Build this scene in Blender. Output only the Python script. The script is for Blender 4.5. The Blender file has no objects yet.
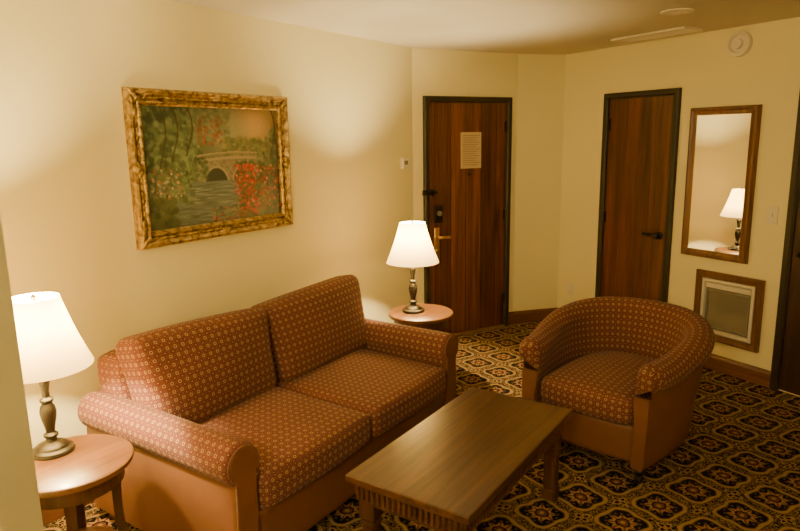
import bpy, bmesh, math, random
import numpy as np
from mathutils import Vector, Matrix
random.seed(4)
PI=math.pi
# ------------------------------------------------------------------ node helpers
class NT:
    def __init__(s,name):
        s.mat=bpy.data.materials.new(name); s.mat.use_nodes=True
        s.t=s.mat.node_tree; s.t.nodes.clear()
        s.out=s.t.nodes.new('ShaderNodeOutputMaterial')
        s.b=s.t.nodes.new('ShaderNodeBsdfPrincipled')
        s.t.links.new(s.b.outputs[0],s.out.inputs[0])
    def n(s,typ,**k):
        nd=s.t.nodes.new(typ)
        for a,v in k.items(): setattr(nd,a,v)
        return nd
    def put(s,sock,v):
        if isinstance(v,bpy.types.NodeSocket): s.t.links.new(v,sock)
        else:
            if isinstance(v,(tuple,list)) and len(v)==3 and sock.type=='RGBA': v=(*v,1)
            sock.default_value=v
    def m(s,op,a,b=None,c=None):
        nd=s.n('ShaderNodeMath',operation=op)
        s.put(nd.inputs[0],a)
        if b is not None: s.put(nd.inputs[1],b)
        if c is not None: s.put(nd.inputs[2],c)
        return nd.outputs[0]
    def mix(s,f,a,b,mode='MIX'):
        nd=s.n('ShaderNodeMix',data_type='RGBA',blend_type=mode)
        s.put(nd.inputs[0],f); s.put(nd.inputs[6],a); s.put(nd.inputs[7],b)
        return nd.outputs[2]
    def coord(s,which='Object',scale=(1,1,1),rot=(0,0,0)):
        tc=s.n('ShaderNodeTexCoord'); mp=s.n('ShaderNodeMapping')
        s.t.links.new(tc.outputs[which],mp.inputs[0])
        mp.inputs['Scale'].default_value=scale; mp.inputs['Rotation'].default_value=rot
        return mp.outputs[0]
    def noise(s,vec,scale,detail=4,dist=0,rough=.5):
        nd=s.n('ShaderNodeTexNoise'); s.put(nd.inputs['Vector'],vec)
        nd.inputs['Scale'].default_value=scale; nd.inputs['Detail'].default_value=detail
        nd.inputs['Distortion'].default_value=dist; nd.inputs['Roughness'].default_value=rough
        return nd
    def ramp(s,f,stops):
        nd=s.n('ShaderNodeValToRGB'); s.put(nd.inputs[0],f)
        e=nd.color_ramp.elements
        while len(e)<len(stops): e.new(.5)
        for i,(p,c) in enumerate(stops):
            e[i].position=p; e[i].color=(*c,1)
        return nd.outputs[0]
    def bump(s,h,strength=.3,dist=.01):
        nd=s.n('ShaderNodeBump'); nd.inputs['Strength'].default_value=strength
        nd.inputs['Distance'].default_value=dist
        s.put(nd.inputs['Height'],h); s.t.links.new(nd.outputs[0],s.b.inputs['Normal'])
    def fin(s,col=None,rough=.5,metal=0,spec=None):
        if col is not None: s.put(s.b.inputs['Base Color'],col)
        s.put(s.b.inputs['Roughness'],rough); s.put(s.b.inputs['Metallic'],metal)
        if spec is not None: s.b.inputs['Specular IOR Level'].default_value=spec
        return s.mat
def lt(nt,a,b): return nt.m('LESS_THAN',a,b)

def plain(name,col,rough=.5,metal=0,var=.08,scale=30,bump=0):
    nt=NT(name); v=nt.coord(); ns=nt.noise(v,scale,3)
    c=nt.mix(ns.outputs[0],tuple(x*(1-var) for x in col),tuple(min(1,x*(1+var)) for x in col))
    if bump: nt.bump(ns.outputs[0],bump,.004)
    return nt.fin(c,rough,metal)

def wood(name,dark,light,axis='Z',rough=.35,planks=None,gs=1.0,coat=0):
    nt=NT(name)
    sc={'X':(.6,14,14),'Y':(14,.6,14),'Z':(14,14,.6)}[axis]
    v=nt.coord('Object',tuple(a*gs for a in sc))
    if planks:
        tc=nt.n('ShaderNodeTexCoord'); sp=nt.n('ShaderNodeSeparateXYZ'); nt.t.links.new(tc.outputs['Object'],sp.inputs[0])
        x=nt.m('ADD',nt.m('DIVIDE',sp.outputs[0],planks),.35)
        wn=nt.n('ShaderNodeTexWhiteNoise',noise_dimensions='1D'); nt.put(wn.inputs['W'],nt.m('FLOOR',x))
        va=nt.n('ShaderNodeVectorMath',operation='MULTIPLY_ADD'); nt.put(va.inputs[0],wn.outputs['Color']); va.inputs[1].default_value=(9,9,5); nt.put(va.inputs[2],v); v=va.outputs[0]
    big=nt.noise(v,1.2,5,1.6 if planks else 1.2,.6)
    v2=nt.coord('Object',tuple(a*gs*5 for a in sc))
    fine=nt.noise(v2,1.5,4,.3,.7)
    mixf=nt.m('ADD',nt.m('MULTIPLY',big.outputs[0],.7),nt.m('MULTIPLY',fine.outputs[0],.3))
    mid=tuple((a+b)/2 for a,b in zip(dark,light))
    col=nt.ramp(mixf,[(.36,dark),(.5,mid),(.64,light)])
    if planks:
        br=nt.m('MULTIPLY_ADD',wn.outputs[0],.6,.6)
        cc=nt.n('ShaderNodeCombineColor')
        for i in range(3): nt.put(cc.inputs[i],br)
        col=nt.mix(1.0,col,cc.outputs[0],'MULTIPLY')
        g=nt.m('ABSOLUTE',nt.m('SUBTRACT',nt.m('FRACT',x),.5))
        col=nt.mix(nt.m('GREATER_THAN',g,.480),col,tuple(a*.3 for a in dark))
    nt.bump(fine.outputs[0],.12,.002)
    if coat: nt.b.inputs['Coat Weight'].default_value=coat; nt.b.inputs['Coat Roughness'].default_value=.2
    return nt.fin(col,rough)

def fabric_mat():
    nt=NT('patterned_upholstery')
    uv=nt.n('ShaderNodeUVMap'); sp=nt.n('ShaderNodeSeparateXYZ'); nt.t.links.new(uv.outputs[0],sp.inputs[0])
    P=.037
    U=nt.m('DIVIDE',sp.outputs[0],P); V=nt.m('DIVIDE',sp.outputs[1],P)
    def cell(off):
        x=nt.m('SUBTRACT',nt.m('FRACT',nt.m('ADD',U,off)),.5); y=nt.m('SUBTRACT',nt.m('FRACT',nt.m('ADD',V,off)),.5)
        r=nt.m('SQRT',nt.m('ADD',nt.m('MULTIPLY',x,x),nt.m('MULTIPLY',y,y)))
        return x,y,r
    x,y,r=cell(0.0); x2,y2,r2=cell(.5)
    ns=nt.noise(nt.coord('Object'),9,3)
    base=nt.mix(ns.outputs[0],(.092,.026,.022),(.130,.038,.031))
    dia=nt.m('ABSOLUTE',nt.m('SUBTRACT',nt.m('ADD',nt.m('ABSOLUTE',x),nt.m('ABSOLUTE',y)),.5))
    col=nt.mix(nt.m('MULTIPLY',lt(nt,dia,.07),.6),base,(.17,.082,.04))
    gold=(.33,.21,.09)
    col=nt.mix(lt(nt,nt.m('ABSOLUTE',nt.m('SUBTRACT',r,.165)),.055),col,gold)
    col=nt.mix(lt(nt,r,.06),col,(.08,.025,.022))
    col=nt.mix(lt(nt,r2,.09),col,(.28,.17,.075))
    fn=nt.noise(nt.coord('Object'),500,2)
    nt.bump(fn.outputs[0],.25,.002)
    nt.b.inputs['Sheen Weight'].default_value=.06; nt.b.inputs['Sheen Roughness'].default_value=.5
    return nt.fin(col,.85,0,.2)

def carpet_mat():
    nt=NT('patterned_carpet')
    v=nt.coord('Object',(1,1,1),(0,0,math.radians(25)))
    ds=nt.noise(v,16,2)
    ad=nt.n('ShaderNodeVectorMath',operation='MULTIPLY_ADD')
    nt.put(ad.inputs[0],ds.outputs['Color']); ad.inputs[1].default_value=(.026,.026,0); nt.put(ad.inputs[2],v)
    sp=nt.n('ShaderNodeSeparateXYZ'); nt.t.links.new(ad.outputs[0],sp.inputs[0])
    P=.255
    U=nt.m('DIVIDE',sp.outputs[0],P); V=nt.m('DIVIDE',sp.outputs[1],P)
    def cell(off):
        x=nt.m('SUBTRACT',nt.m('FRACT',nt.m('ADD',U,off)),.5); y=nt.m('SUBTRACT',nt.m('FRACT',nt.m('ADD',V,off)),.5)
        r=nt.m('SQRT',nt.m('ADD',nt.m('MULTIPLY',x,x),nt.m('MULTIPLY',y,y)))
        th=nt.m('ARCTAN2',y,x); return x,y,r,th
    x,y,r,th=cell(0.0); x2,y2,r2,th2=cell(.5)
    c4=nt.m('COSINE',nt.m('MULTIPLY',th,4)); c8=nt.m('COSINE',nt.m('MULTIPLY',th,8))
    c42=nt.m('COSINE',nt.m('MULTIPLY',th2,4)); c16=nt.m('COSINE',nt.m('MULTIPLY',th,16))
    black=(.008,.006,.008); gold=(.34,.215,.08); tan=(.33,.185,.078); rust=(.14,.055,.025); olive=(.10,.068,.027)
    col=black
    Rq=nt.m('MULTIPLY_ADD',c4,-.050,.410)
    dq=nt.m('ABSOLUTE',nt.m('SUBTRACT',r,Rq))
    v3=nt.noise(v,50,2,1.5)
    sc=nt.m('LESS_THAN',nt.m('ABSOLUTE',nt.m('SUBTRACT',v3.outputs[0],.5)),.04)
    col=nt.mix(nt.m('MULTIPLY',sc,nt.m('GREATER_THAN',r,Rq)),col,gold)
    col=nt.mix(lt(nt,dq,.056),col,olive)
    col=nt.mix(lt(nt,dq,.034),col,gold)
    leaf=nt.m('MULTIPLY',nt.m('GREATER_THAN',c16,.2),lt(nt,nt.m('ABSOLUTE',nt.m('SUBTRACT',r,.295)),.022))
    col=nt.mix(leaf,col,olive)
    Rr=nt.m('MULTIPLY_ADD',c8,.045,.225)
    col=nt.mix(lt(nt,r,Rr),col,tan)
    col=nt.mix(nt.m('MULTIPLY',lt(nt,r,Rr),nt.m('GREATER_THAN',c8,.8)),col,rust)
    col=nt.mix(lt(nt,nt.m('ABSOLUTE',nt.m('SUBTRACT',r,.115)),.02),col,black)
    col=nt.mix(lt(nt,r,.10),col,rust)
    col=nt.mix(lt(nt,r,.045),col,gold)
    Rf=nt.m('MULTIPLY_ADD',c42,.045,.130)
    col=nt.mix(lt(nt,r2,Rf),col,gold)
    col=nt.mix(lt(nt,r2,nt.m('SUBTRACT',Rf,.045)),col,black)
    col=nt.mix(lt(nt,r2,.045),col,tan)
    fn=nt.noise(nt.coord('Object'),420,3)
    col=nt.mix(.4,col,nt.mix(fn.outputs[0],(.4,.4,.4),(1,1,1)),'MULTIPLY')
    nt.bump(fn.outputs[0],.5,.004)
    return nt.fin(col,.95,0,.06)

M={}
M['wall']=plain('cream_wall_paint',(.80,.715,.40),.75,0,.02,60,.05)
M['ceil']=plain('ceiling_paint',(.64,.585,.47),.85,0,.02,50,.05)
M['carpet']=carpet_mat()
M['fabric']=fabric_mat()
M['leather']=plain('tan_leather',(.150,.060,.025),.5,0,.14,14,.15)
M['door']=wood('door_wood',(.032,.010,.004),(.150,.050,.017),'Z',.35,None,.8,.2)
M['plank']=wood('plank_door_wood',(.036,.011,.004),(.20,.070,.024),'Z',.35,.157,.8,.2)
M['darkdoor']=wood('dark_stained_door_wood',(.012,.006,.004),(.04,.016,.009),'Z',.4)
M['frame_dark']=plain('dark_painted_trim',(.020,.014,.007),.5)
M['base']=wood('baseboard_wood',(.07,.025,.010),(.18,.075,.030),'X',.4)
M['mframe']=wood('mirror_frame_wood',(.08,.030,.010),(.20,.085,.030),'Z',.35)
M['table']=wood('coffee_table_wood',(.030,.011,.0045),(.115,.047,.018),'Y',.33,None,1,.25)
M['tableleg']=wood('table_leg_wood',(.025,.010,.005),(.085,.035,.014),'Z',.4)
M['oak']=wood('side_table_oak',(.095,.038,.012),(.22,.098,.034),'Y',.35,None,.8,.1)
M['oakleg']=wood('side_table_leg_oak',(.03,.013,.005),(.09,.038,.015),'Z',.4)
M['bronze']=plain('dark_bronze',(.020,.016,.011),.42,.3)
M['black']=plain('black_metal',(.012,.011,.010),.4,.4)
M['brass']=plain('brass',(.60,.38,.13),.28,.9)
M['white']=plain('white_plastic',(.74,.68,.56),.45)
M['paper']=plain('printed_notice_paper',(.46,.37,.22),.8)
M['grey']=plain('heater_grey_metal',(.20,.19,.16),.4,.2)
M['panel']=plain('heater_panel_metal',(.30,.29,.22),.08,.45,.04,6)
M['lgrey']=plain('heater_light_metal',(.66,.62,.52),.4,.1)
M['vent']=plain('ceiling_vent_white',(.74,.68,.58),.5)
M['ink']=plain('notice_ink',(.22,.17,.11),.8)
def gold_mat():
    nt=NT('antique_gold_leaf'); v=nt.coord()
    ns=nt.noise(v,32,4,.4,.5)
    c=nt.ramp(ns.outputs[0],[(.34,(.12,.065,.015)),(.5,(.36,.23,.055)),(.68,(.60,.42,.13))])
    nt.bump(ns.outputs[0],.5,.008)
    return nt.fin(c,.38,.5)
M['gold']=gold_mat()
def mirror_mat():
    nt=NT('mirror_glass'); return nt.fin((.90,.90,.88),.01,1)
M['mirror']=mirror_mat()
def shade_mat():
    nt=NT('lampshade_cloth'); t=nt.t
    df=nt.n('ShaderNodeBsdfDiffuse'); tr=nt.n('ShaderNodeBsdfTranslucent'); em=nt.n('ShaderNodeEmission')
    df.inputs[0].default_value=(.85,.70,.42,1); tr.inputs[0].default_value=(.50,.35,.14,1)
    em.inputs[0].default_value=(1,.74,.30,1); em.inputs[1].default_value=.9
    mx=nt.n('ShaderNodeMixShader'); mx.inputs[0].default_value=.22
    ad=nt.n('ShaderNodeAddShader')
    t.links.new(df.outputs[0],mx.inputs[1]); t.links.new(tr.outputs[0],mx.inputs[2])
    t.links.new(mx.outputs[0],ad.inputs[0]); t.links.new(em.outputs[0],ad.inputs[1]); t.links.new(ad.outputs[0],nt.out.inputs[0])
    return nt.mat
M['shade']=shade_mat()
def bulb_mat():
    nt=NT('glowing_bulb'); em=nt.n('ShaderNodeEmission'); em.inputs[0].default_value=(1,.8,.5,1); em.inputs[1].default_value=8
    nt.t.links.new(em.outputs[0],nt.out.inputs[0]); return nt.mat
M['bulb']=bulb_mat()

# ------------------------------------------------------------------ mesh helpers
def group(name,loc=(0,0,0),rz=0):
    e=bpy.data.objects.new(name,None); e.empty_display_size=.1
    e.location=loc; e.rotation_euler=(0,0,rz); bpy.context.scene.collection.objects.link(e); return e
def link(me,name,parent,mats,smooth=False):
    o=bpy.data.objects.new(name,me); bpy.context.scene.collection.objects.link(o)
    if parent: o.parent=parent
    for m in (mats if isinstance(mats,(list,tuple)) else [mats]): me.materials.append(m)
    if smooth:
        for p in me.polygons: p.use_smooth=True
    return o
def mesh(name,verts,faces,mats,parent=None,smooth=False,idx=None):
    me=bpy.data.meshes.new(name); me.from_pydata([tuple(v) for v in verts],[],faces); me.update()
    o=link(me,name,parent,mats,smooth)
    if idx:
        for p,i in zip(me.polygons,idx): p.material_index=i
    return o
def from_bm(bm,name,mats,parent=None,smooth=False,recalc=True):
    if recalc: bmesh.ops.recalc_face_normals(bm,faces=bm.faces)
    me=bpy.data.meshes.new(name); bm.to_mesh(me); bm.free()
    return link(me,name,parent,mats,smooth)
def add_box(bm,lo,hi,bev=0,seg=2):
    r=bmesh.ops.create_cube(bm,size=1)
    vs=r['verts']
    for v in vs:
        v.co=Vector([lo[i]+(v.co[i]+.5)*(hi[i]-lo[i]) for i in range(3)])
    if bev:
        es=list({e for v in vs for e in v.link_edges})
        bmesh.ops.bevel(bm,geom=es,offset=bev,segments=seg,profile=.5,affect='EDGES')
def box(name,lo,hi,mat,parent=None,bev=0,seg=2):
    bm=bmesh.new(); add_box(bm,lo,hi,bev,seg); return from_bm(bm,name,mat,parent)
def boxes(name,lst,mat,parent=None,bev=0):
    bm=bmesh.new()
    for lo,hi in lst: add_box(bm,lo,hi,bev)
    return from_bm(bm,name,mat,parent)
def add_lathe(bm,prof,c=(0,0,0),seg=32,cap=True):
    rings=[]
    for r,z in prof:
        rings.append([bm.verts.new((c[0]+r*math.cos(2*PI*i/seg),c[1]+r*math.sin(2*PI*i/seg),c[2]+z)) for i in range(seg)])
    for a,b in zip(rings,rings[1:]):
        for i in range(seg): bm.faces.new((a[i],a[(i+1)%seg],b[(i+1)%seg],b[i]))
    if cap:
        bm.faces.new(rings[0][::-1]); bm.faces.new(rings[-1])
def lathe(name,prof,mat,parent=None,c=(0,0,0),seg=32,cap=True,smooth=True):
    bm=bmesh.new(); add_lathe(bm,prof,c,seg,cap)
    o=from_bm(bm,name,mat,parent,smooth)
    if smooth:
        o.modifiers.new('es','EDGE_SPLIT').split_angle=math.radians(40)
    return o
def add_ell(bm,c,s,rot=None,u=10,v=6):
    mt=Matrix.Translation(c)@(rot if rot else Matrix.Identity(4))@Matrix.Diagonal((*s,1))
    bmesh.ops.create_uvsphere(bm,u_segments=u,v_segments=v,radius=1,matrix=mt)
def cyl_between(bm,a,b,r,seg=12):
    a=Vector(a);b=Vector(b);d=b-a
    rot=d.to_track_quat('Z','Y').to_matrix().to_4x4()
    bmesh.ops.create_cone(bm,cap_ends=True,segments=seg,radius1=r,radius2=r,depth=d.length,matrix=Matrix.Translation((a+b)/2)@rot)
def gridm(name,P,UV,mats,parent,idxf=None,smooth=True,caps=None):
    n=len(P);m=len(P[0]); vs=[p for row in P for p in row]; fs=[];ix=[];uvl=[]
    for i in range(n-1):
        for j in range(m-1):
            fs.append((i*m+j,i*m+j+1,(i+1)*m+j+1,(i+1)*m+j)); ix.append(idxf(i,j) if idxf else 0)
            uvl+= [UV[i][j],UV[i][j+1],UV[i+1][j+1],UV[i+1][j]]
    me=bpy.data.meshes.new(name); me.from_pydata([tuple(v) for v in vs],[],fs); me.update()
    ul=me.uv_layers.new(name='UVMap')
    for k,u in enumerate(uvl): ul.data[k].uv=u
    o=link(me,name,parent,mats,smooth)
    for p,i in zip(me.polygons,ix): p.material_index=i
    return o
def puffy(name,size,r,mat,parent,loc=(0,0,0),rot=(0,0,0),puff=(0,0,0),n=18,deform=None,off=(0,0)):
    h=[s/2 for s in size]; bm=bmesh.new(); ul=bm.loops.layers.uv.new('UVMap')
    ts=[math.sin(PI/2*(-1+2*i/n)) for i in range(n+1)]
    for a in range(3):
        b,c=(a+1)%3,(a+2)%3
        for s in (-1,1):
            g=[]
            for i in range(n+1):
                row=[]
                for j in range(n+1):
                    p=[0,0,0]; p[a]=s*h[a]; p[b]=ts[i]*h[b]; p[c]=ts[j]*h[c]
                    core=[max(-(h[k]-r),min(h[k]-r,p[k])) for k in range(3)]
                    d=Vector([p[k]-core[k] for k in range(3)])
                    q=Vector(core)+d.normalized()*r if d.length>1e-9 else Vector(p)
                    t=[q[k]/h[k] for k in range(3)]
                    for k in range(3):
                        if puff[k]:
                            k1,k2=(k+1)%3,(k+2)%3
                            q[k]+=puff[k]*t[k]*max(0,1-t[k1]**2)**.8*max(0,1-t[k2]**2)**.8
                    if deform: q=Vector(deform(q))
                    if a==0: uv=(p[1],p[2])
                    if a==2: uv=(p[1],p[0])
                    if a==1: uv=(p[0],p[2])
                    row.append((bm.verts.new(q),(uv[0]+off[0],uv[1]+off[1])))
                g.append(row)
            for i in range(n):
                for j in range(n):
                    qs=[g[i][j],g[i+1][j],g[i+1][j+1],g[i][j+1]]
                    if s<0: qs=qs[::-1]
                    f=bm.faces.new([x[0] for x in qs])
                    for l,x in zip(f.loops,qs): l[ul].uv=x[1]
    bmesh.ops.remove_doubles(bm,verts=bm.verts,dist=1e-5)
    o=from_bm(bm,name,mat,parent,True); o.location=loc; o.rotation_euler=rot; return o
def prism(name,poly,axis,a0,a1,mat,parent,bev=0):
    bm=bmesh.new()
    def mk(p,a): return (a,p[0],p[1]) if axis=='x' else ((p[0],a,p[1]) if axis=='y' else (p[0],p[1],a))
    A=[bm.verts.new(mk(p,a0)) for p in poly]; B=[bm.verts.new(mk(p,a1)) for p in poly]
    bm.faces.new(A); fb=bm.faces.new(B[::-1]); k=len(poly)
    for i in range(k): bm.faces.new((A[i],A[(i+1)%k],B[(i+1)%k],B[i]))
    bmesh.ops.recalc_face_normals(bm,faces=bm.faces)
    if bev:
        bmesh.ops.bevel(bm,geom=list(fb.edges),offset=bev,segments=2,profile=.5,affect='EDGES')
    return from_bm(bm,name,mat,parent)
def frame(name,x0,x1,z0,z1,prof,mat,parent,open_bottom=False):
    bm=bmesh.new(); loops=[]
    for ins,d in prof:
        zz=z0 if open_bottom else z0+ins
        loops.append([bm.verts.new(p) for p in ((x0+ins,-d,zz),(x0+ins,-d,z1-ins),(x1-ins,-d,z1-ins),(x1-ins,-d,zz))])
    for a,b in zip(loops,loops[1:]):
        for i in range(3 if open_bottom else 4): bm.faces.new((a[i],a[(i+1)%4],b[(i+1)%4],b[i]))
    if open_bottom:
        bm.faces.new([l[0] for l in loops]); bm.faces.new([l[3] for l in loops])
    return from_bm(bm,name,mat,parent)

# ------------------------------------------------------------------ room
H=2.44
A=Vector((0,4.50)); B=Vector((.508,5.424)); C=Vector((.81,5.77))
dR=Vector((.904,-.427)).normalized(); E=C+dR*3.4
S1=Vector((.85,.91)); S0=Vector((0,.91)); BK=-2.6
pts=[S0,A,B,C,E,Vector((E.x,BK)),Vector((.85,BK)),S1]
names=['left','entry','corner','right','east','rear','west','alcove']
exts=[(0.1,.04),(.0,.03),(.0,.05),(.05,.1),(.1,.1),(.1,.1),(.1,0),(0,.1)]
WALL={}
for i,nm in enumerate(names):
    a=pts[i]; b=pts[(i+1)%len(pts)]; d=b-a; L=d.length; rz=math.atan2(d.y,d.x)
    e=exts[i]
    bm=bmesh.new(); add_box(bm,(-e[0],0,0),(L+e[1],.12,H))
    o=from_bm(bm,'wall_'+nm,M['wall']); o.location=(a.x,a.y,0); o.rotation_euler=(0,0,rz)
    WALL[nm]=(a,rz,L)
mesh('floor',[(p.x,p.y,0) for p in pts],[tuple(range(len(pts)))[::-1]],M['carpet'])
mesh('ceiling',[(p.x,p.y,H) for p in pts],[tuple(range(len(pts)))],M['ceil'])
def wgroup(name,wall,s=0,z=0):
    a,rz,L=WALL[wall]; return group(name,(a.x+math.cos(rz)*s,a.y+math.sin(rz)*s,z),rz)
def baseboard(nm,wall,s0,s1):
    a,rz,L=WALL[wall]
    poly=[(0,0),(-.018,0),(-.018,.09),(-.012,.105),(-.006,.115),(0,.118)]
    o=prism(nm,poly,'x',s0,s1,M['base'],None); o.location=(a.x,a.y,0); o.rotation_euler=(0,0,rz)
baseboard('baseboard_left','left',.0,WALL['left'][2])
baseboard('baseboard_entry','entry',.99,WALL['entry'][2])
baseboard('baseboard_entry_side','entry',0,.09)
baseboard('baseboard_corner','corner',0,WALL['corner'][2])
baseboard('baseboard_right_corner','right',0,.487)
baseboard('baseboard_right','right',1.203,2.06)
baseboard('baseboard_right_end','right',2.92,3.4)
baseboard('baseboard_east','east',0,WALL['east'][2])
baseboard('baseboard_rear','rear',0,WALL['rear'][2])
baseboard('baseboard_west','west',0,WALL['west'][2])

casing=[(0,0),(0,.03),(.008,.036),(.036,.036),(.046,.026),(.05,.026),(.05,0)]
def door(name,wall,s,w,h,mat,hinge_left):
    g=wgroup(name,wall,s)
    frame('casing',0,w,0,h,casing,M['frame_dark'],g,True)
    box('door_slab',(.05,-.014,.012),(w-.05,0,h-.05),mat,g,.002)
    hx=.052 if hinge_left else w-.052
    bm=bmesh.new()
    for z in (.28,1.05,h-.25):
        cyl_between(bm,(hx,-.03,z-.05),(hx,-.03,z+.05),.009)
        add_box(bm,(hx-.016,-.03,z-.045),(hx+.016,-.012,z+.045))
    from_bm(bm,'hinges',M['black'],g)
    return g
# entry door
g=door('door_1','entry',.095,.885,2.07,M['plank'],False)
box('notice_frame',(.36,-.019,1.47),(.57,-.0135,1.775),M['paper'],g,.002)
boxes('notice_text',[((.38,-.0205,1.745-k*.019),(.55-.04*((k*7)%3)/2,-.0185,1.750-k*.019)) for k in range(14)],M['ink'],g)
bm=bmesh.new(); cyl_between(bm,(.45,-.024,1.42),(.45,-.01,1.42),.012,16); from_bm(bm,'peephole',M['black'],g)
box('electronic_lock',(.085,-.05,1.02),(.165,-.013,1.17),M['black'],g,.01)
bm=bmesh.new(); cyl_between(bm,(.125,-.065,1.105),(.125,-.048,1.105),.022,20); from_bm(bm,'lock_thumbturn',M['grey'],g)
bm=bmesh.new(); add_box(bm,(.095,-.024,.68),(.145,-.012,.98),.006)
cyl_between(bm,(.12,-.07,.90),(.12,-.02,.90),.013); cyl_between(bm,(.115,-.068,.90),(.215,-.068,.895),.012); add_ell(bm,(.215,-.068,.895),(.015,.014,.014))
cyl_between(bm,(.12,-.03,.78),(.12,-.02,.78),.018)
from_bm(bm,'brass_lever_handle',M['brass'],g,True)
bm=bmesh.new(); add_box(bm,(-.03,-.055,1.262),(.035,-.034,1.305),.003); add_box(bm,(.03,-.06,1.275),(.11,-.04,1.292),.003); add_ell(bm,(.10,-.05,1.283),(.014,.014,.018)); add_box(bm,(.06,-.045,1.255),(.085,-.013,1.31),.003)
from_bm(bm,'swing_bar_guard',M['black'],g)
box('threshold',(.05,-.05,0),(.835,.0,.012),M['brass'],g,.003)
# closet door
g=door('door_2','right',.487,.716,2.07,M['door'],True)
bm=bmesh.new(); cyl_between(bm,(.612,-.022,.95),(.612,-.012,.95),.03,24); cyl_between(bm,(.612,-.065,.95),(.612,-.02,.95),.013)
cyl_between(bm,(.62,-.062,.95),(.50,-.062,.955),.013); add_ell(bm,(.50,-.062,.955),(.016,.014,.014)); add_ell(bm,(.615,-.062,.95),(.024,.018,.024))
from_bm(bm,'lever_handle',M['black'],g,True)
g=door('door_3','right',2.065,.86,2.07,M['darkdoor'],False)
bm=bmesh.new(); cyl_between(bm,(.12,-.022,.95),(.12,-.012,.95),.03,24); cyl_between(bm,(.12,-.065,.95),(.12,-.02,.95),.011)
cyl_between(bm,(.11,-.062,.95),(.22,-.062,.955),.011); from_bm(bm,'lever_handle',M['black'],g,True)

# mirror (glass hangs very slightly out of parallel in its frame)
g=wgroup('wall_mirror','right',1.305,.835)
frame('mirror_frame',0,.515,0,1.082,[(0,0),(0,.024),(.008,.038),(.02,.040),(.03,.034),(.04,.032),(.05,.030),(.055,.028),(.055,0)],M['mframe'],g)
o=box('mirror_glass_panel',(-.2015,-.001,.055),(.2015,.001,1.027),M['mirror'],g); o.location=(.2575,-.0145,0); o.rotation_euler=(0,0,math.radians(2.4))
# wall heater
g=wgroup('wall_heater','right',1.45,.225)
frame('heater_wood_frame',0,.505,0,.515,[(0,0),(0,.03),(.01,.042),(.02,.042),(.03,.034),(.042,.034),(.05,.026),(.055,.0)],M['mframe'],g)
frame('heater_housing',.054,.451,.054,.461,[(0,0),(0,.028),(.012,.03),(.022,.028),(.028,.010),(.028,0)],M['lgrey'],g)
box('heater_panel',(.08,-.009,.08),(.425,0,.435),M['panel'],g)
frame('heater_inner_bezel',.088,.417,.095,.385,[(0,.009),(0,.015),(.006,.017),(.012,.015),(.012,.009)],M['grey'],g)
box('heater_control_strip',(.084,-.022,.395),(.421,-.008,.432),M['lgrey'],g,.003)
# switch, outlet, horn
g=wgroup('light_switch','right',1.957,1.19)
box('switch_plate',(-.037,-.007,-.06),(.037,0,.06),M['white'],g,.003); box('toggle',(-.006,-.018,-.012),(.006,-.006,.014),M['white'],g,.002)
g=wgroup('power_outlet','right',.174,.34)
box('outlet_plate',(-.037,-.007,-.058),(.037,0,.058),M['white'],g,.003); boxes('sockets',[((-.016,-.010,.01),(.016,-.006,.04)),((-.016,-.010,-.04),(.016,-.006,-.01))],M['vent'],g,.002)
g=wgroup('fire_alarm_sounder','right',1.63,2.325)
bm=bmesh.new()
rot=Matrix.Rotation(PI/2,4,'X')
add_lathe(bm,[(.085,0),(.085,.02),(.080,.034),(.060,.040),(.055,.026),(.034,.024),(.032,.042),(.004,.046)],seg=36)
bmesh.ops.transform(bm,matrix=rot,verts=bm.verts); o=from_bm(bm,'sounder_body',M['white'],g,True); o.modifiers.new('es','EDGE_SPLIT').split_angle=.5
g=wgroup('thermostat','left',4.37-.91,1.535)
box('thermostat_body',(-.06,-.028,-.045),(.05,0,.045),M['white'],g,.006); box('thermostat_display',(-.04,-.031,-.01),(.01,-.027,.022),M['grey'],g,.001)
# ceiling vent
ang=math.atan2(dR.y,dR.x)
g=group('ceiling_air_vent',(1.73,5.04,H),ang)
def flat_frame(bm,w,d,t,z0,z1):
    for lo,hi in (((-w/2,-d/2,z0),(w/2,-d/2+t,z1)),((-w/2,d/2-t,z0),(w/2,d/2,z1)),((-w/2,-d/2+t,z0),(-w/2+t,d/2-t,z1)),((w/2-t,-d/2+t,z0),(w/2,d/2-t,z1))): add_box(bm,lo,hi)
bm=bmesh.new(); flat_frame(bm,.62,.2,.03,-.014,0); from_bm(bm,'vent_frame',M['vent'],g)
boxes('vent_slats',[((-.28,-.065+k*.02,-.01),(.28,-.057+k*.02,0)) for k in range(7)],M['vent'],g)
g=group('ceiling_sprinkler_cover',(2.04,4.22,H))
lathe('cover_disc',[(.095,0),(.095,-.006),(.07,-.012),(.03,-.014),(.028,-.018),(.005,-.020)],M['vent'],g)

# ------------------------------------------------------------------ painting
g=wgroup('framed_painting','left',1.905-.91,1.2)
W_,H_=1.105,.795; fw=.083
frame('gilt_frame',0,W_,0,H_,[(0,0),(0,.030),(.006,.042),(.016,.046),(.024,.038),(.038,.024),(.052,.022),(.062,.032),(.070,.032),(.076,.022),(fw,.018),(fw,.0)],M['gold'],g)
bm=bmesh.new()
def orn(x,z,ax,k):
    add_ell(bm,(x,-.028,z),((.018,.008,.008) if ax=='x' else (.008,.008,.018)),None,8,5)
for k in range(30):
    x=.07+k*(W_-.14)/29
    for z in (.044,H_-.044): orn(x,z,'x',k)
for k in range(20):
    z=.07+k*(H_-.14)/19
    for x in (.044,W_-.044): orn(x,z,'z',k)
nb=64
for k in range(nb):
    x=.07+k*(W_-.14)/(nb-1)
    for z in (.066,H_-.066): add_ell(bm,(x,-.033,z),(.005,.005,.005),None,6,4)
for k in range(44):
    z=.07+k*(H_-.14)/43
    for x in (.066,W_-.066): add_ell(bm,(x,-.033,z),(.005,.005,.005),None,6,4)
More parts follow.
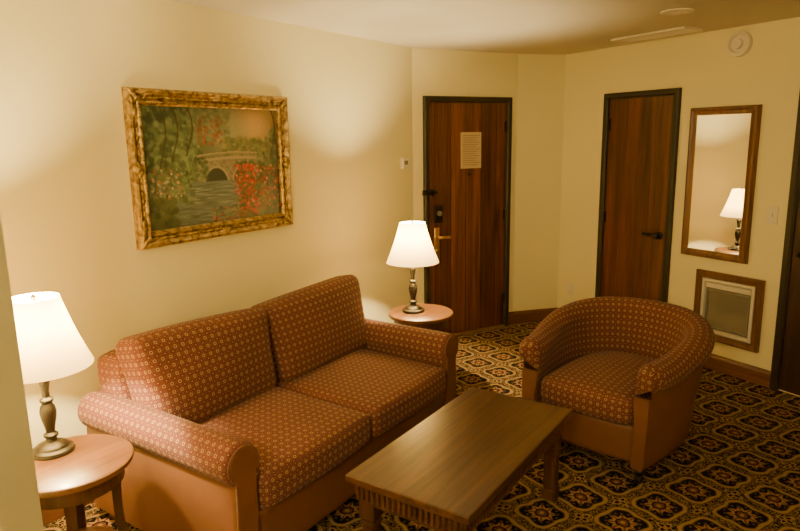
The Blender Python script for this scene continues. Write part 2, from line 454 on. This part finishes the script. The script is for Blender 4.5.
for cx,sx in ((0,1),(W_,-1)):
    for cz,sz in ((0,1),(H_,-1)):
        for (dx,dz,a,l) in ((.03,.03,45,.038),(.075,.022,10,.04),(.022,.075,80,.04),(.12,.03,-15,.03),(.03,.12,105,.03),(.05,.05,45,.02)):
            rot=Matrix.Rotation(-math.radians(a)*sx*sz,4,'Y')
            add_ell(bm,(cx+sx*dx,-.036,cz+sz*dz),(l,.015,.012),rot,10,6)
for (x,z,hz) in ((W_/2,.03,1),(W_/2,H_-.03,1),(.03,H_/2,0),(W_-.03,H_/2,0)):
    for a,l in ((0,.045),(35,.035),(-35,.035)):
        rot=Matrix.Rotation(math.radians(a+(0 if hz else 90)),4,'Y')
        add_ell(bm,(x,-.036,z),(l,.014,.012),rot,10,6)
from_bm(bm,'gilt_ornaments',M['gold'],g,True)
NX,NY=290,190
img=np.zeros((NY,NX,3)); rng=np.random.default_rng(3)
yy,xx=np.mgrid[0:NY,0:NX]; X=xx/(NX-1); Y=yy/(NY-1)
img[:]=(.36,.40,.30)
sky=np.exp(-(((X-.82)/.20)**2+((Y-.10)/.32)**2))
img+= sky[...,None]*(np.array((.88,.70,.45))-img)*.95
sky2=np.exp(-(((X-.58)/.16)**2+((Y-.18)/.25)**2))
img+= sky2[...,None]*(np.array((.64,.64,.52))-img)*.7
def dab(cx,cy,rx,ry,c,al=.8,ang=0):
    x0=max(0,int((cx-rx*1.5)*NX)-2);x1=min(NX,int((cx+rx*1.5)*NX)+3);y0=max(0,int((cy-ry*1.8)*NY)-2);y1=min(NY,int((cy+ry*1.8)*NY)+3)
    if x1<=x0 or y1<=y0: return
    dx=X[y0:y1,x0:x1]-cx; dy=Y[y0:y1,x0:x1]-cy
    m=np.clip(1.4-((dx/rx)**2+(dy/ry)**2),0,1)*al
    img[y0:y1,x0:x1]+=m[...,None]*(np.array(c)-img[y0:y1,x0:x1])
def cloud(n,x0,x1,y0,y1,s,cols,al=.75,asp=1.4):
    for _ in range(n):
        c=np.array(cols[rng.integers(len(cols))])*rng.uniform(.8,1.2); k=s*rng.uniform(.5,1.3)
        dab(rng.uniform(x0,x1),rng.uniform(y0,y1),k,k*asp,c,al)
G=[(.27,.33,.22),(.36,.43,.29),(.45,.51,.36),(.23,.28,.20),(.52,.56,.41)]
cloud(700,0,.38,0,.55,.020,G,.6); cloud(230,.33,.60,0,.30,.016,[(.46,.51,.39),(.38,.43,.32),(.56,.56,.41)],.5)
cloud(100,.93,1.02,.18,.6,.018,G+[(.50,.44,.26)],.6)
cloud(70,.36,.54,.08,.32,.011,[(.64,.32,.27),(.56,.30,.25)],.5)
cloud(200,.55,.92,.27,.42,.018,[(.42,.45,.29),(.54,.52,.33),(.34,.38,.24)],.55)
for x0,l in ((.12,.5),(.20,.45),(.30,.4),(.95,.45)):
    for t in np.linspace(0,1,40): dab(x0+.03*math.sin(t*4),t*l,.006,.012,(.26,.22,.16),.6)
deck=.43+.03*((X-.62)/.3)**2
br=(X>.34)&(X<.86)&(Y>deck)&(Y<.64)
arch=(((X-.48)/.085)**2+((Y-.67)/.15)**2)<1
arch2=(((X-.67)/.06)**2+((Y-.67)/.14)**2)<1
st=np.array((.52,.49,.40))*(0.88+.2*rng.random((NY//4+1,NX//7+1)).repeat(4,0).repeat(7,1)[:NY,:NX])[...,None]
img[br]=st[br]; img[br&arch]=(.22,.25,.20); img[br&arch2]=(.22,.25,.20)
for ax_,rx_,ry_,am in ((.48,.10,.172,arch),(.67,.074,.16,arch2)):
    ringm=br&((((X-ax_)/rx_)**2+((Y-.67)/ry_)**2)<1)&~am; img[ringm]=(.60,.55,.45)
rail=(X>.34)&(X<.86)&(((Y>deck-.050)&(Y<deck-.034))|((Y>deck-.008)&(Y<deck+.016))); img[rail]=(.62,.57,.46)
post=(X>.34)&(X<.86)&(Y>deck-.04)&(Y<deck-.005)&((X*36)%1<.4); img[post]=(.50,.47,.38)
cloud(60,.32,.42,.42,.62,.014,G,.6); cloud(50,.80,.90,.40,.6,.014,G,.6)
wt=(Y>.63)&(X<.70)
img[wt]=(.41,.45,.41)
for _ in range(420):
    dab(rng.uniform(.05,.68),rng.uniform(.65,1),.04,.006,np.array(((.48,.52,.48),(.36,.41,.35),(.60,.61,.54),(.30,.34,.28))[rng.integers(4)]),.5)
cloud(330,0,.30,.5,.80,.016,G+[(.46,.50,.30)],.6); cloud(200,0,.18,.75,1.0,.02,[(.36,.40,.27),(.26,.31,.21),(.44,.44,.30)],.6)
cloud(70,.03,.22,.5,.75,.008,[(.78,.70,.60),(.66,.38,.32)],.7)
cloud(480,.64,1.02,.48,1.02,.018,[(.22,.29,.17),(.31,.38,.22),(.38,.43,.26)],.7)
cloud(230,.62,.80,.50,.94,.008,[(.76,.22,.19),(.62,.16,.15),(.84,.38,.32)],.8)
cloud(170,.74,1.0,.52,.95,.008,[(.74,.20,.18),(.62,.17,.16),(.86,.48,.42)],.8)
cloud(60,.44,.66,.86,1.0,.012,G,.6); cloud(60,.42,.8,.88,.99,.007,[(.76,.24,.2),(.80,.38,.32)],.8)
vig=1-.25*np.clip(((X-.5)/.5)**4+((Y-.5)/.5)**4,0,1)
img*=vig[...,None]; img*=(1+.12*(rng.random((NY,NX,1))-.5))
img=np.clip(img,0,1)**2.2
x0,x1,z0,z1=fw-.004,W_-fw+.004,fw-.004,H_-fw+.004
vs=[(x0+(x1-x0)*i/(NX-1),-.012,z1-(z1-z0)*j/(NY-1)) for j in range(NY) for i in range(NX)]
fs=[(j*NX+i,(j+1)*NX+i,(j+1)*NX+i+1,j*NX+i+1) for j in range(NY-1) for i in range(NX-1)]
nt=NT('oil_painting_canvas'); at=nt.n('ShaderNodeAttribute',attribute_name='paint'); ns=nt.noise(nt.coord(),160,3); nt.bump(ns.outputs[0],.15,.002)
cm=nt.fin(at.outputs['Color'],.45)
o=mesh('painted_canvas',vs,fs,cm,g)
ca=o.data.color_attributes.new('paint','FLOAT_COLOR','POINT')
ca.data.foreach_set('color',np.concatenate([img.reshape(-1,3),np.ones((NX*NY,1))],1).ravel().astype(np.float32))

# ------------------------------------------------------------------ sofa
g=group('sofa',(.13,1.43,0))
L=1.76
def arm(side,nm):
    def Y_(w): return w if side<0 else L-w
    prof=[(.142,.22),(.142,.36),(.142,.48)]
    cw,cz,rr=.080,.530,.086
    for k in range(0,21):
        a=math.radians(-25+ k*(250)/20)
        prof.append((cw+rr*math.cos(a),cz+rr*math.sin(a)))
    nf=len(prof)-1
    prof+=[(.035,.455),(.030,.44),(.028,.20),(.028,.06)]
    xs=[.02,.04]+[.04+.93*k/12 for k in range(1,13)]+[.99,1.005,1.012]
    P=[];UV=[]
    for ix,x in enumerate(xs):
        row=[];uvr=[];u=0
        sc={0:.93,len(xs)-1:.86,len(xs)-2:.95}.get(ix,1)
        for k,(w,z) in enumerate(prof):
            if k: u+=math.dist(prof[k],prof[k-1])
            ww=.082+(w-.082)*sc; zz=z if z<.44 else cz+(z-cz)*sc
            row.append((x,Y_(ww),zz)); uvr.append((x,u))
        P.append(row);UV.append(uvr)
    gridm(nm+'_cover',P,UV,[M['fabric'],M['leather']],g,lambda i,j:0 if j<nf+1 else 1)
    sh=[(.082+(w-.082)*.84, z if z<.44 else cz+(z-cz)*.84) for w,z in prof if z>.21]+[(.032,.05),(.138,.05)]
    poly=[(Y_(w),z) for w,z in sh]
    prism(nm+'_front_panel',poly,'x',.97,1.020,M['leather'],g,.006)
    prism(nm+'_rear_panel',poly,'x',.018,.05,M['leather'],g)
    bm=bmesh.new(); pr=[Vector((1.015,Y_(.082+(w-.082)*1.03),z+(0 if z<.44 else .002))) for w,z in sh]
    for a,b in zip(pr,pr[1:]): cyl_between(bm,a,b,.0045,6)
    from_bm(bm,nm+'_welt',M['leather'],g,True)
arm(-1,'near_arm'); arm(1,'far_arm')
puffy('base_front_rail',(.88,L-.27,.25),.02,M['leather'],g,(.565,L/2,.175),(0,0,0),(0.0,0,0),8)
puffy('back_frame',(.20,L-.20,.70),.06,M['fabric'],g,(.12,L/2,.44),(0,-.06,0),(0,0,0),14)
yc=(L-.30)/2
for k,c in enumerate((.15+yc/2,L-.15-yc/2)):
    def dfm(q,k=k):
        t=q.x/.37; s=q.y/(yc/2)
        z=q.z-.010*math.exp(-((t+.1)**2+s*s)*2)*(1 if q.z>0 else 0)
        return (q.x+.012*(1-s*s)*(1 if t>0 else 0)*max(0,t),q.y,z)
    puffy('seat_cushion_%d'%(k+1),(.76,yc-.004,.165),.05,M['fabric'],g,(.66,c,.372),(0,.02,0),(0,0,.020),22,dfm,(.013*k,.0))
    def dfb(q,k=k):
        t=q.z/.22; s=q.y/.38
        q=Vector(q); q.z+= .016*s*(1 if k==1 else -1)*(1 if t>0 else 0)*t
        q.x+=.012*math.sin(s*3+k)*t
        q.y*=1+.08*max(0,t)
        return q
    puffy('back_cushion_%d'%(k+1),(.20,yc+.01+.03*k,.455),.055,M['fabric'],g,(.31,c+(-.02 if k==0 else .04),.652),(0,-.21,0),(.045,0,.012),22,dfb,(.02*k,.01))
boxes('feet',[((x,y,0),(x+.06,y+.06,.055)) for x in (.08,.91) for y in (.06,L-.12)],M['tableleg'],g)

# ------------------------------------------------------------------ barrel armchair
g=group('barrel_armchair',(1.980,3.55,0),math.radians(-8.6))
N=64; path=[]
for i in range(N+1):
    t=i/N
    if t<.22:
        k=t/.22; x=.268+.045*math.sin(k*PI/2); y=-.415+.405*k
    elif t>.78:
        k=(1-t)/.22; x=-(.268+.045*math.sin(k*PI/2)); y=-.415+.405*k
    else:
        a=PI*(t-.22)/.56; x=.312*math.cos(a); y=-.01+.33*math.sin(a)
    path.append(Vector((x,y)))
rows=[];uvr=[];su=0
for i,p in enumerate(path):
    q0=path[max(0,i-1)];q1=path[min(N,i+1)]; d=(q1-q0).normalized(); nrm=Vector((d.y,-d.x))
    if i: su+=(path[i]-path[i-1]).length*1.25
    t=i/N; e=min(t,1-t)/.5
    ss=min(1,max(0,(e-.08)/.75)); ss=ss*ss*(3-2*ss); h=.640+.105*ss
    nose=max(0,1-e/.075); kk=math.sqrt(max(0,1-nose*nose)); 
    lean=.050*ss
    rr=.074*(.72+.28*kk)
    cw,cz=.060+lean,h-.074
    sec=[(0.01,.22),(0.01,.34),(0.0,.42),(lean*.5,h-.17)]
    for k in range(17):
        a=math.radians(195-k*255/16); sec.append((cw+rr*math.cos(a),cz+rr*math.sin(a)))
    nf=len(sec)-1
    sec+=[(.088+lean,h-.165),(.086+lean*.8,h-.30),(.084+lean*.3,.30),(.078,.13),(.066,.095),(.0,.095)]
    u=0;row=[];uu=[]
    for k,(o_,z) in enumerate(sec):
        if k: u+=math.dist(sec[k],sec[k-1])
        row.append((p.x+nrm.x*o_,p.y+nrm.y*o_,z)); uu.append((su,u))
    rows.append(row);uvr.append(uu)
gridm('barrel_back_and_arms',rows,uvr,[M['fabric'],M['leather']],g,lambda i,j:0 if j<nf else 1)
for nm,row,dy in (('front_post_a',rows[0],-1),('front_post_b',rows[-1],-1)):
    top=[Vector(r) for r in row[3:nf+1]]; c=sum(top,Vector())/len(top)
    bm=bmesh.new(); ul=bm.loops.layers.uv.new('UVMap'); prev=[bm.verts.new(v) for v in top]
    for s_,d_ in ((.93,.012),(.78,.022),(.5,.028),(.1,.030)):
        cur=[bm.verts.new(Vector((c.x+(v.x-c.x)*s_,v.y-d_,c.z+(v.z-c.z)*s_))) for v in top]
        n=len(top)
        for k in range(n): bm.faces.new((prev[k],prev[(k+1)%n],cur[(k+1)%n],cur[k]))
        prev=cur
    bm.faces.new(prev)
    for f in bm.faces:
        for l in f.loops: l[ul].uv=(l.vert.co.x,l.vert.co.z)
    from_bm(bm,nm+'_nose',M['fabric'],g,True)
    low=[Vector(r) for r in row[:4]]+[Vector(r) for r in row[nf+1:]]
    c=sum(low,Vector())/len(low); bm=bmesh.new()
    V0=[bm.verts.new(r) for r in low]; V1=[bm.verts.new(Vector((c.x+(r.x-c.x)*.94,r.y-.020,c.z+(r.z-c.z)*.995))) for r in low]
    n=len(low)
    for k in range(n): bm.faces.new((V0[k],V0[(k+1)%n],V1[(k+1)%n],V1[k]))
    bm.faces.new(V1); from_bm(bm,nm,M['leather'],g)
def dseat(q):
    x,y,z=q
    if y>0: x*=math.sqrt(max(.0,1-(y/.38)**2))
    else: y-=.02*(1-(x/.27)**2)
    return (x,y,z)
puffy('seat_cushion',(.535,.71,.155),.055,M['fabric'],g,(0,-.075,.368),(0,0,0),(0,0,.028),22,dseat)
puffy('front_apron',(.54,.65,.20),.02,M['leather'],g,(0,-.075,.200),(0,0,0),(0,0,0),14,dseat)
bm=bmesh.new()
for x,y in ((.30,-.385),(-.30,-.385),(.24,.24),(-.24,.24)):
    add_lathe(bm,[(.012,.035),(.018,.045),(.025,.055),(.030,.072),(.022,.085),(.034,.10)],(x,y,0),16)
    cyl_between(bm,(x-.014,y,.024),(x+.014,y,.024),.024,16)
    add_box(bm,(x-.018,y-.007,.02),(x+.018,y+.007,.048))
from_bm(bm,'caster_legs',M['black'],g)

# ------------------------------------------------------------------ coffee table
g=group('coffee_table',(1.6925,2.30,0))
hx,hy=.2725,.53
box('table_top',(-hx,-hy,.418),(hx,hy,.450),M['table'],g,.006,3)
box('top_moulding',(-hx+.018,-hy+.018,.402),(hx-.018,hy-.018,.419),M['tableleg'],g,.005)
bm=bmesh.new(); ix,iy=hx-.04,hy-.04
add_box(bm,(-ix,-iy,.325),(ix,-iy+.02,.403));add_box(bm,(-ix,iy-.02,.325),(ix,iy,.403))
add_box(bm,(-ix,-iy,.325),(-ix+.02,iy,.403));add_box(bm,(ix-.02,-iy,.325),(ix,iy,.403))
from_bm(bm,'apron',M['tableleg'],g)
bm=bmesh.new()
k=-hy+.03
while k<hy-.035:
    for x in (-ix-.014,ix-.001): add_box(bm,(x,k,.345),(x+.015,k+.013,.402),.002,1)
    k+=.0245
k=-hx+.03
while k<hx-.035:
    for y in (-iy-.014,iy-.001): add_box(bm,(k,y,.345),(k+.013,y+.015,.402),.002,1)
    k+=.0245
from_bm(bm,'dentil_moulding',M['table'],g)
bm=bmesh.new(); lw=.036
for x in (-ix+.032,ix-.032):
    for y in (-iy+.032,iy-.032):
        add_box(bm,(x-lw,y-lw,.26),(x+lw,y+lw,.40),.004)
        add_box(bm,(x-lw*.78,y-lw*.78,.05),(x+lw*.78,y+lw*.78,.262),.004)
        add_box(bm,(x-lw*.95,y-lw*.95,.235),(x+lw*.95,y+lw*.95,.25),.004)
        add_box(bm,(x-lw*.95,y-lw*.95,.0),(x+lw*.95,y+lw*.95,.055),.005)
        for o_ in (-.014,0,.014):
            for s in (-1,1):
                add_box(bm,(x+o_-.003,y+s*lw*.78-.003,.07),(x+o_+.003,y+s*lw*.78+.003,.225))
                add_box(bm,(x+s*lw*.78-.003,y+o_-.003,.07),(x+s*lw*.78+.003,y+o_+.003,.225))
from_bm(bm,'legs',M['tableleg'],g)

# ------------------------------------------------------------------ side tables
def side_table(loc,name='round_side_table'):
    g=group(name,loc); R=.225
    lathe('round_top',[(R-.02,.530),(R-.006,.534),(R,.545),(R-.002,.556),(R-.008,.56)],M['oak'],g,(0,0,0),56)
    lathe('apron',[(R-.045,.465),(R-.04,.468),(R-.04,.531)],M['oakleg'],g,(0,0,0),48)
    bm=bmesh.new()
    for a in (45,135,225,315):
        ca,sa=math.cos(math.radians(a+12)),math.sin(math.radians(a+12))
        prev=None
        for k in range(11):
            z=.53*(1-k/10); rad=.155+.030*(k/10)**2-.012*math.sin(PI*k/10)
            w=.019-.008*k/10
            ring=[bm.verts.new((ca*(rad+dx)-sa*dy,sa*(rad+dx)+ca*dy,z)) for dx,dy in ((-w,-w),(w,-w),(w,w),(-w,w))]
            if prev:
                for i in range(4): bm.faces.new((prev[i],prev[(i+1)%4],ring[(i+1)%4],ring[i]))
            else: bm.faces.new(ring)
            prev=ring
        bm.faces.new(prev[::-1])
    from_bm(bm,'legs',M['oakleg'],g)
    lathe('lower_shelf',[(.135,.17),(.145,.175),(.145,.188),(.14,.192)],M['oak'],g,(0,0,0),40)
    return g
side_table((.60,1.145,0)); side_table((.62,3.61,0),'round_side_table.001')

# ------------------------------------------------------------------ table lamps
def table_lamp(name,loc,power):
    g=group(name,loc)
    prof=[(.076,0),(.078,.006),(.074,.016),(.060,.022),(.056,.030),(.040,.038),(.022,.046),(.018,.058),(.026,.066),(.026,.074),(.016,.082),
          (.018,.10),(.027,.14),(.030,.165),(.026,.185),(.017,.20),(.024,.208),(.024,.216),(.014,.224),(.013,.25),(.020,.29),(.022,.305),(.014,.32),(.019,.328),(.019,.336),(.009,.345),(.009,.40)]
    lathe('turned_base',prof,M['bronze'],g,(0,0,0),28)
    lathe('socket',[(.014,.385),(.016,.39),(.016,.415),(.012,.42)],M['brass'],g,(0,0,0),20)
    lathe('bulb',[(.010,.42),(.020,.435),(.027,.455),(.022,.475),(.008,.485)],M['bulb'],g,(0,0,0),16)
    bm=bmesh.new(); rb,rt,zb,zt=.178,.086,.345,.615; seg=72
    R0=[]
    for k in range(8):
        f=k/7; rr=rb+(rt-rb)*f-.006*math.sin(PI*f)
        R0.append([bm.verts.new((rr*math.cos(2*PI*i/seg)*(1+(.006 if i%2 else 0)),rr*math.sin(2*PI*i/seg)*(1+(.006 if i%2 else 0)),zb+(zt-zb)*f)) for i in range(seg)])
    for a,b in zip(R0,R0[1:]):
        for i in range(seg): bm.faces.new((a[i],a[(i+1)%seg],b[(i+1)%seg],b[i]))
    from_bm(bm,'pleated_shade',M['shade'],g,True)
    bm=bmesh.new()
    for a in (0,120,240):
        c,s=math.cos(math.radians(a)),math.sin(math.radians(a)); cyl_between(bm,(0,0,.605),(rt*c,rt*s,.612),.002,6)
    pr=None
    for k in range(13):
        a=PI*k/12
        p=(.045*math.cos(a),0,.43+.175*math.sin(a))
        if pr: cyl_between(bm,pr,p,.0018,6)
        pr=p
    add_lathe(bm,[(.004,.600),(.008,.612),(.009,.617),(.005,.624),(.002,.628)],(0,0,0),12)
    from_bm(bm,'harp_and_finial',M['brass'],g)
    ld=bpy.data.lights.new(name+'_light','POINT'); ld.energy=power; ld.color=(1,.77,.38); ld.shadow_soft_size=.025
    lo=bpy.data.objects.new('bulb_light',ld); bpy.context.scene.collection.objects.link(lo); lo.parent=g; lo.location=(0.0,0,.512)
    return g
table_lamp('table_lamp',(.475,1.15,.56),165)
table_lamp('table_lamp.001',(.57,3.595,.56),150)

# unseen floor lamp added behind the viewpoint as fill light
g=group('floor_lamp',(3.3,-1.7,0))
lathe('stand',[(.15,0),(.15,.015),(.05,.03),(.014,.05),(.014,1.55),(.02,1.56)],M['bronze'],g)
lathe('shade',[(.24,1.45),(.15,1.75)],M['shade'],g,cap=False)
ld=bpy.data.lights.new('floor_lamp_light','POINT'); ld.energy=120; ld.color=(1,.80,.43); ld.shadow_soft_size=.1
lo=bpy.data.objects.new('bulb_light',ld); bpy.context.scene.collection.objects.link(lo); lo.parent=g; lo.location=(0,0,1.72)
# second fill: ceiling fixture added out of view to even out upper brightness
g=group('ceiling_light',(2.5,-.9,H))
lathe('fixture_rim',[(.19,0),(.19,-.02),(.17,-.025)],M['bronze'],g)
lathe('glass_bowl',[(.17,-.022),(.15,-.06),(.10,-.085),(.03,-.098),(.005,-.1)],M['shade'],g)
ld=bpy.data.lights.new('ceiling_fixture_fill','POINT'); ld.energy=120; ld.color=(1,.80,.43); ld.shadow_soft_size=.15
lo=bpy.data.objects.new('bulb_light',ld); bpy.context.scene.collection.objects.link(lo); lo.parent=g; lo.location=(0,0,-.28)

w=bpy.data.worlds.new('World'); bpy.context.scene.world=w; w.use_nodes=True
w.node_tree.nodes['Background'].inputs[0].default_value=(1,.8,.55,1); w.node_tree.nodes['Background'].inputs[1].default_value=.02

# ------------------------------------------------------------------ camera
p=math.radians(11.2); ro=math.radians(.9); th=math.radians(34)
R=Vector((math.cos(th),math.sin(th),0)); F=Vector((-math.sin(th)*math.cos(p),math.cos(th)*math.cos(p),-math.sin(p)))
U=R.cross(F); R2=R*math.cos(ro)-U*math.sin(ro); U2=U*math.cos(ro)+R*math.sin(ro)
mt=Matrix((( R2.x,U2.x,-F.x,2.89),(R2.y,U2.y,-F.y,0),(R2.z,U2.z,-F.z,1.73),(0,0,0,1)))
cd=bpy.data.cameras.new('camera'); cd.lens=28.8; cd.sensor_width=36; cd.clip_start=.05
co=bpy.data.objects.new('camera',cd); bpy.context.scene.collection.objects.link(co); co.matrix_world=mt
bpy.context.scene.camera=co
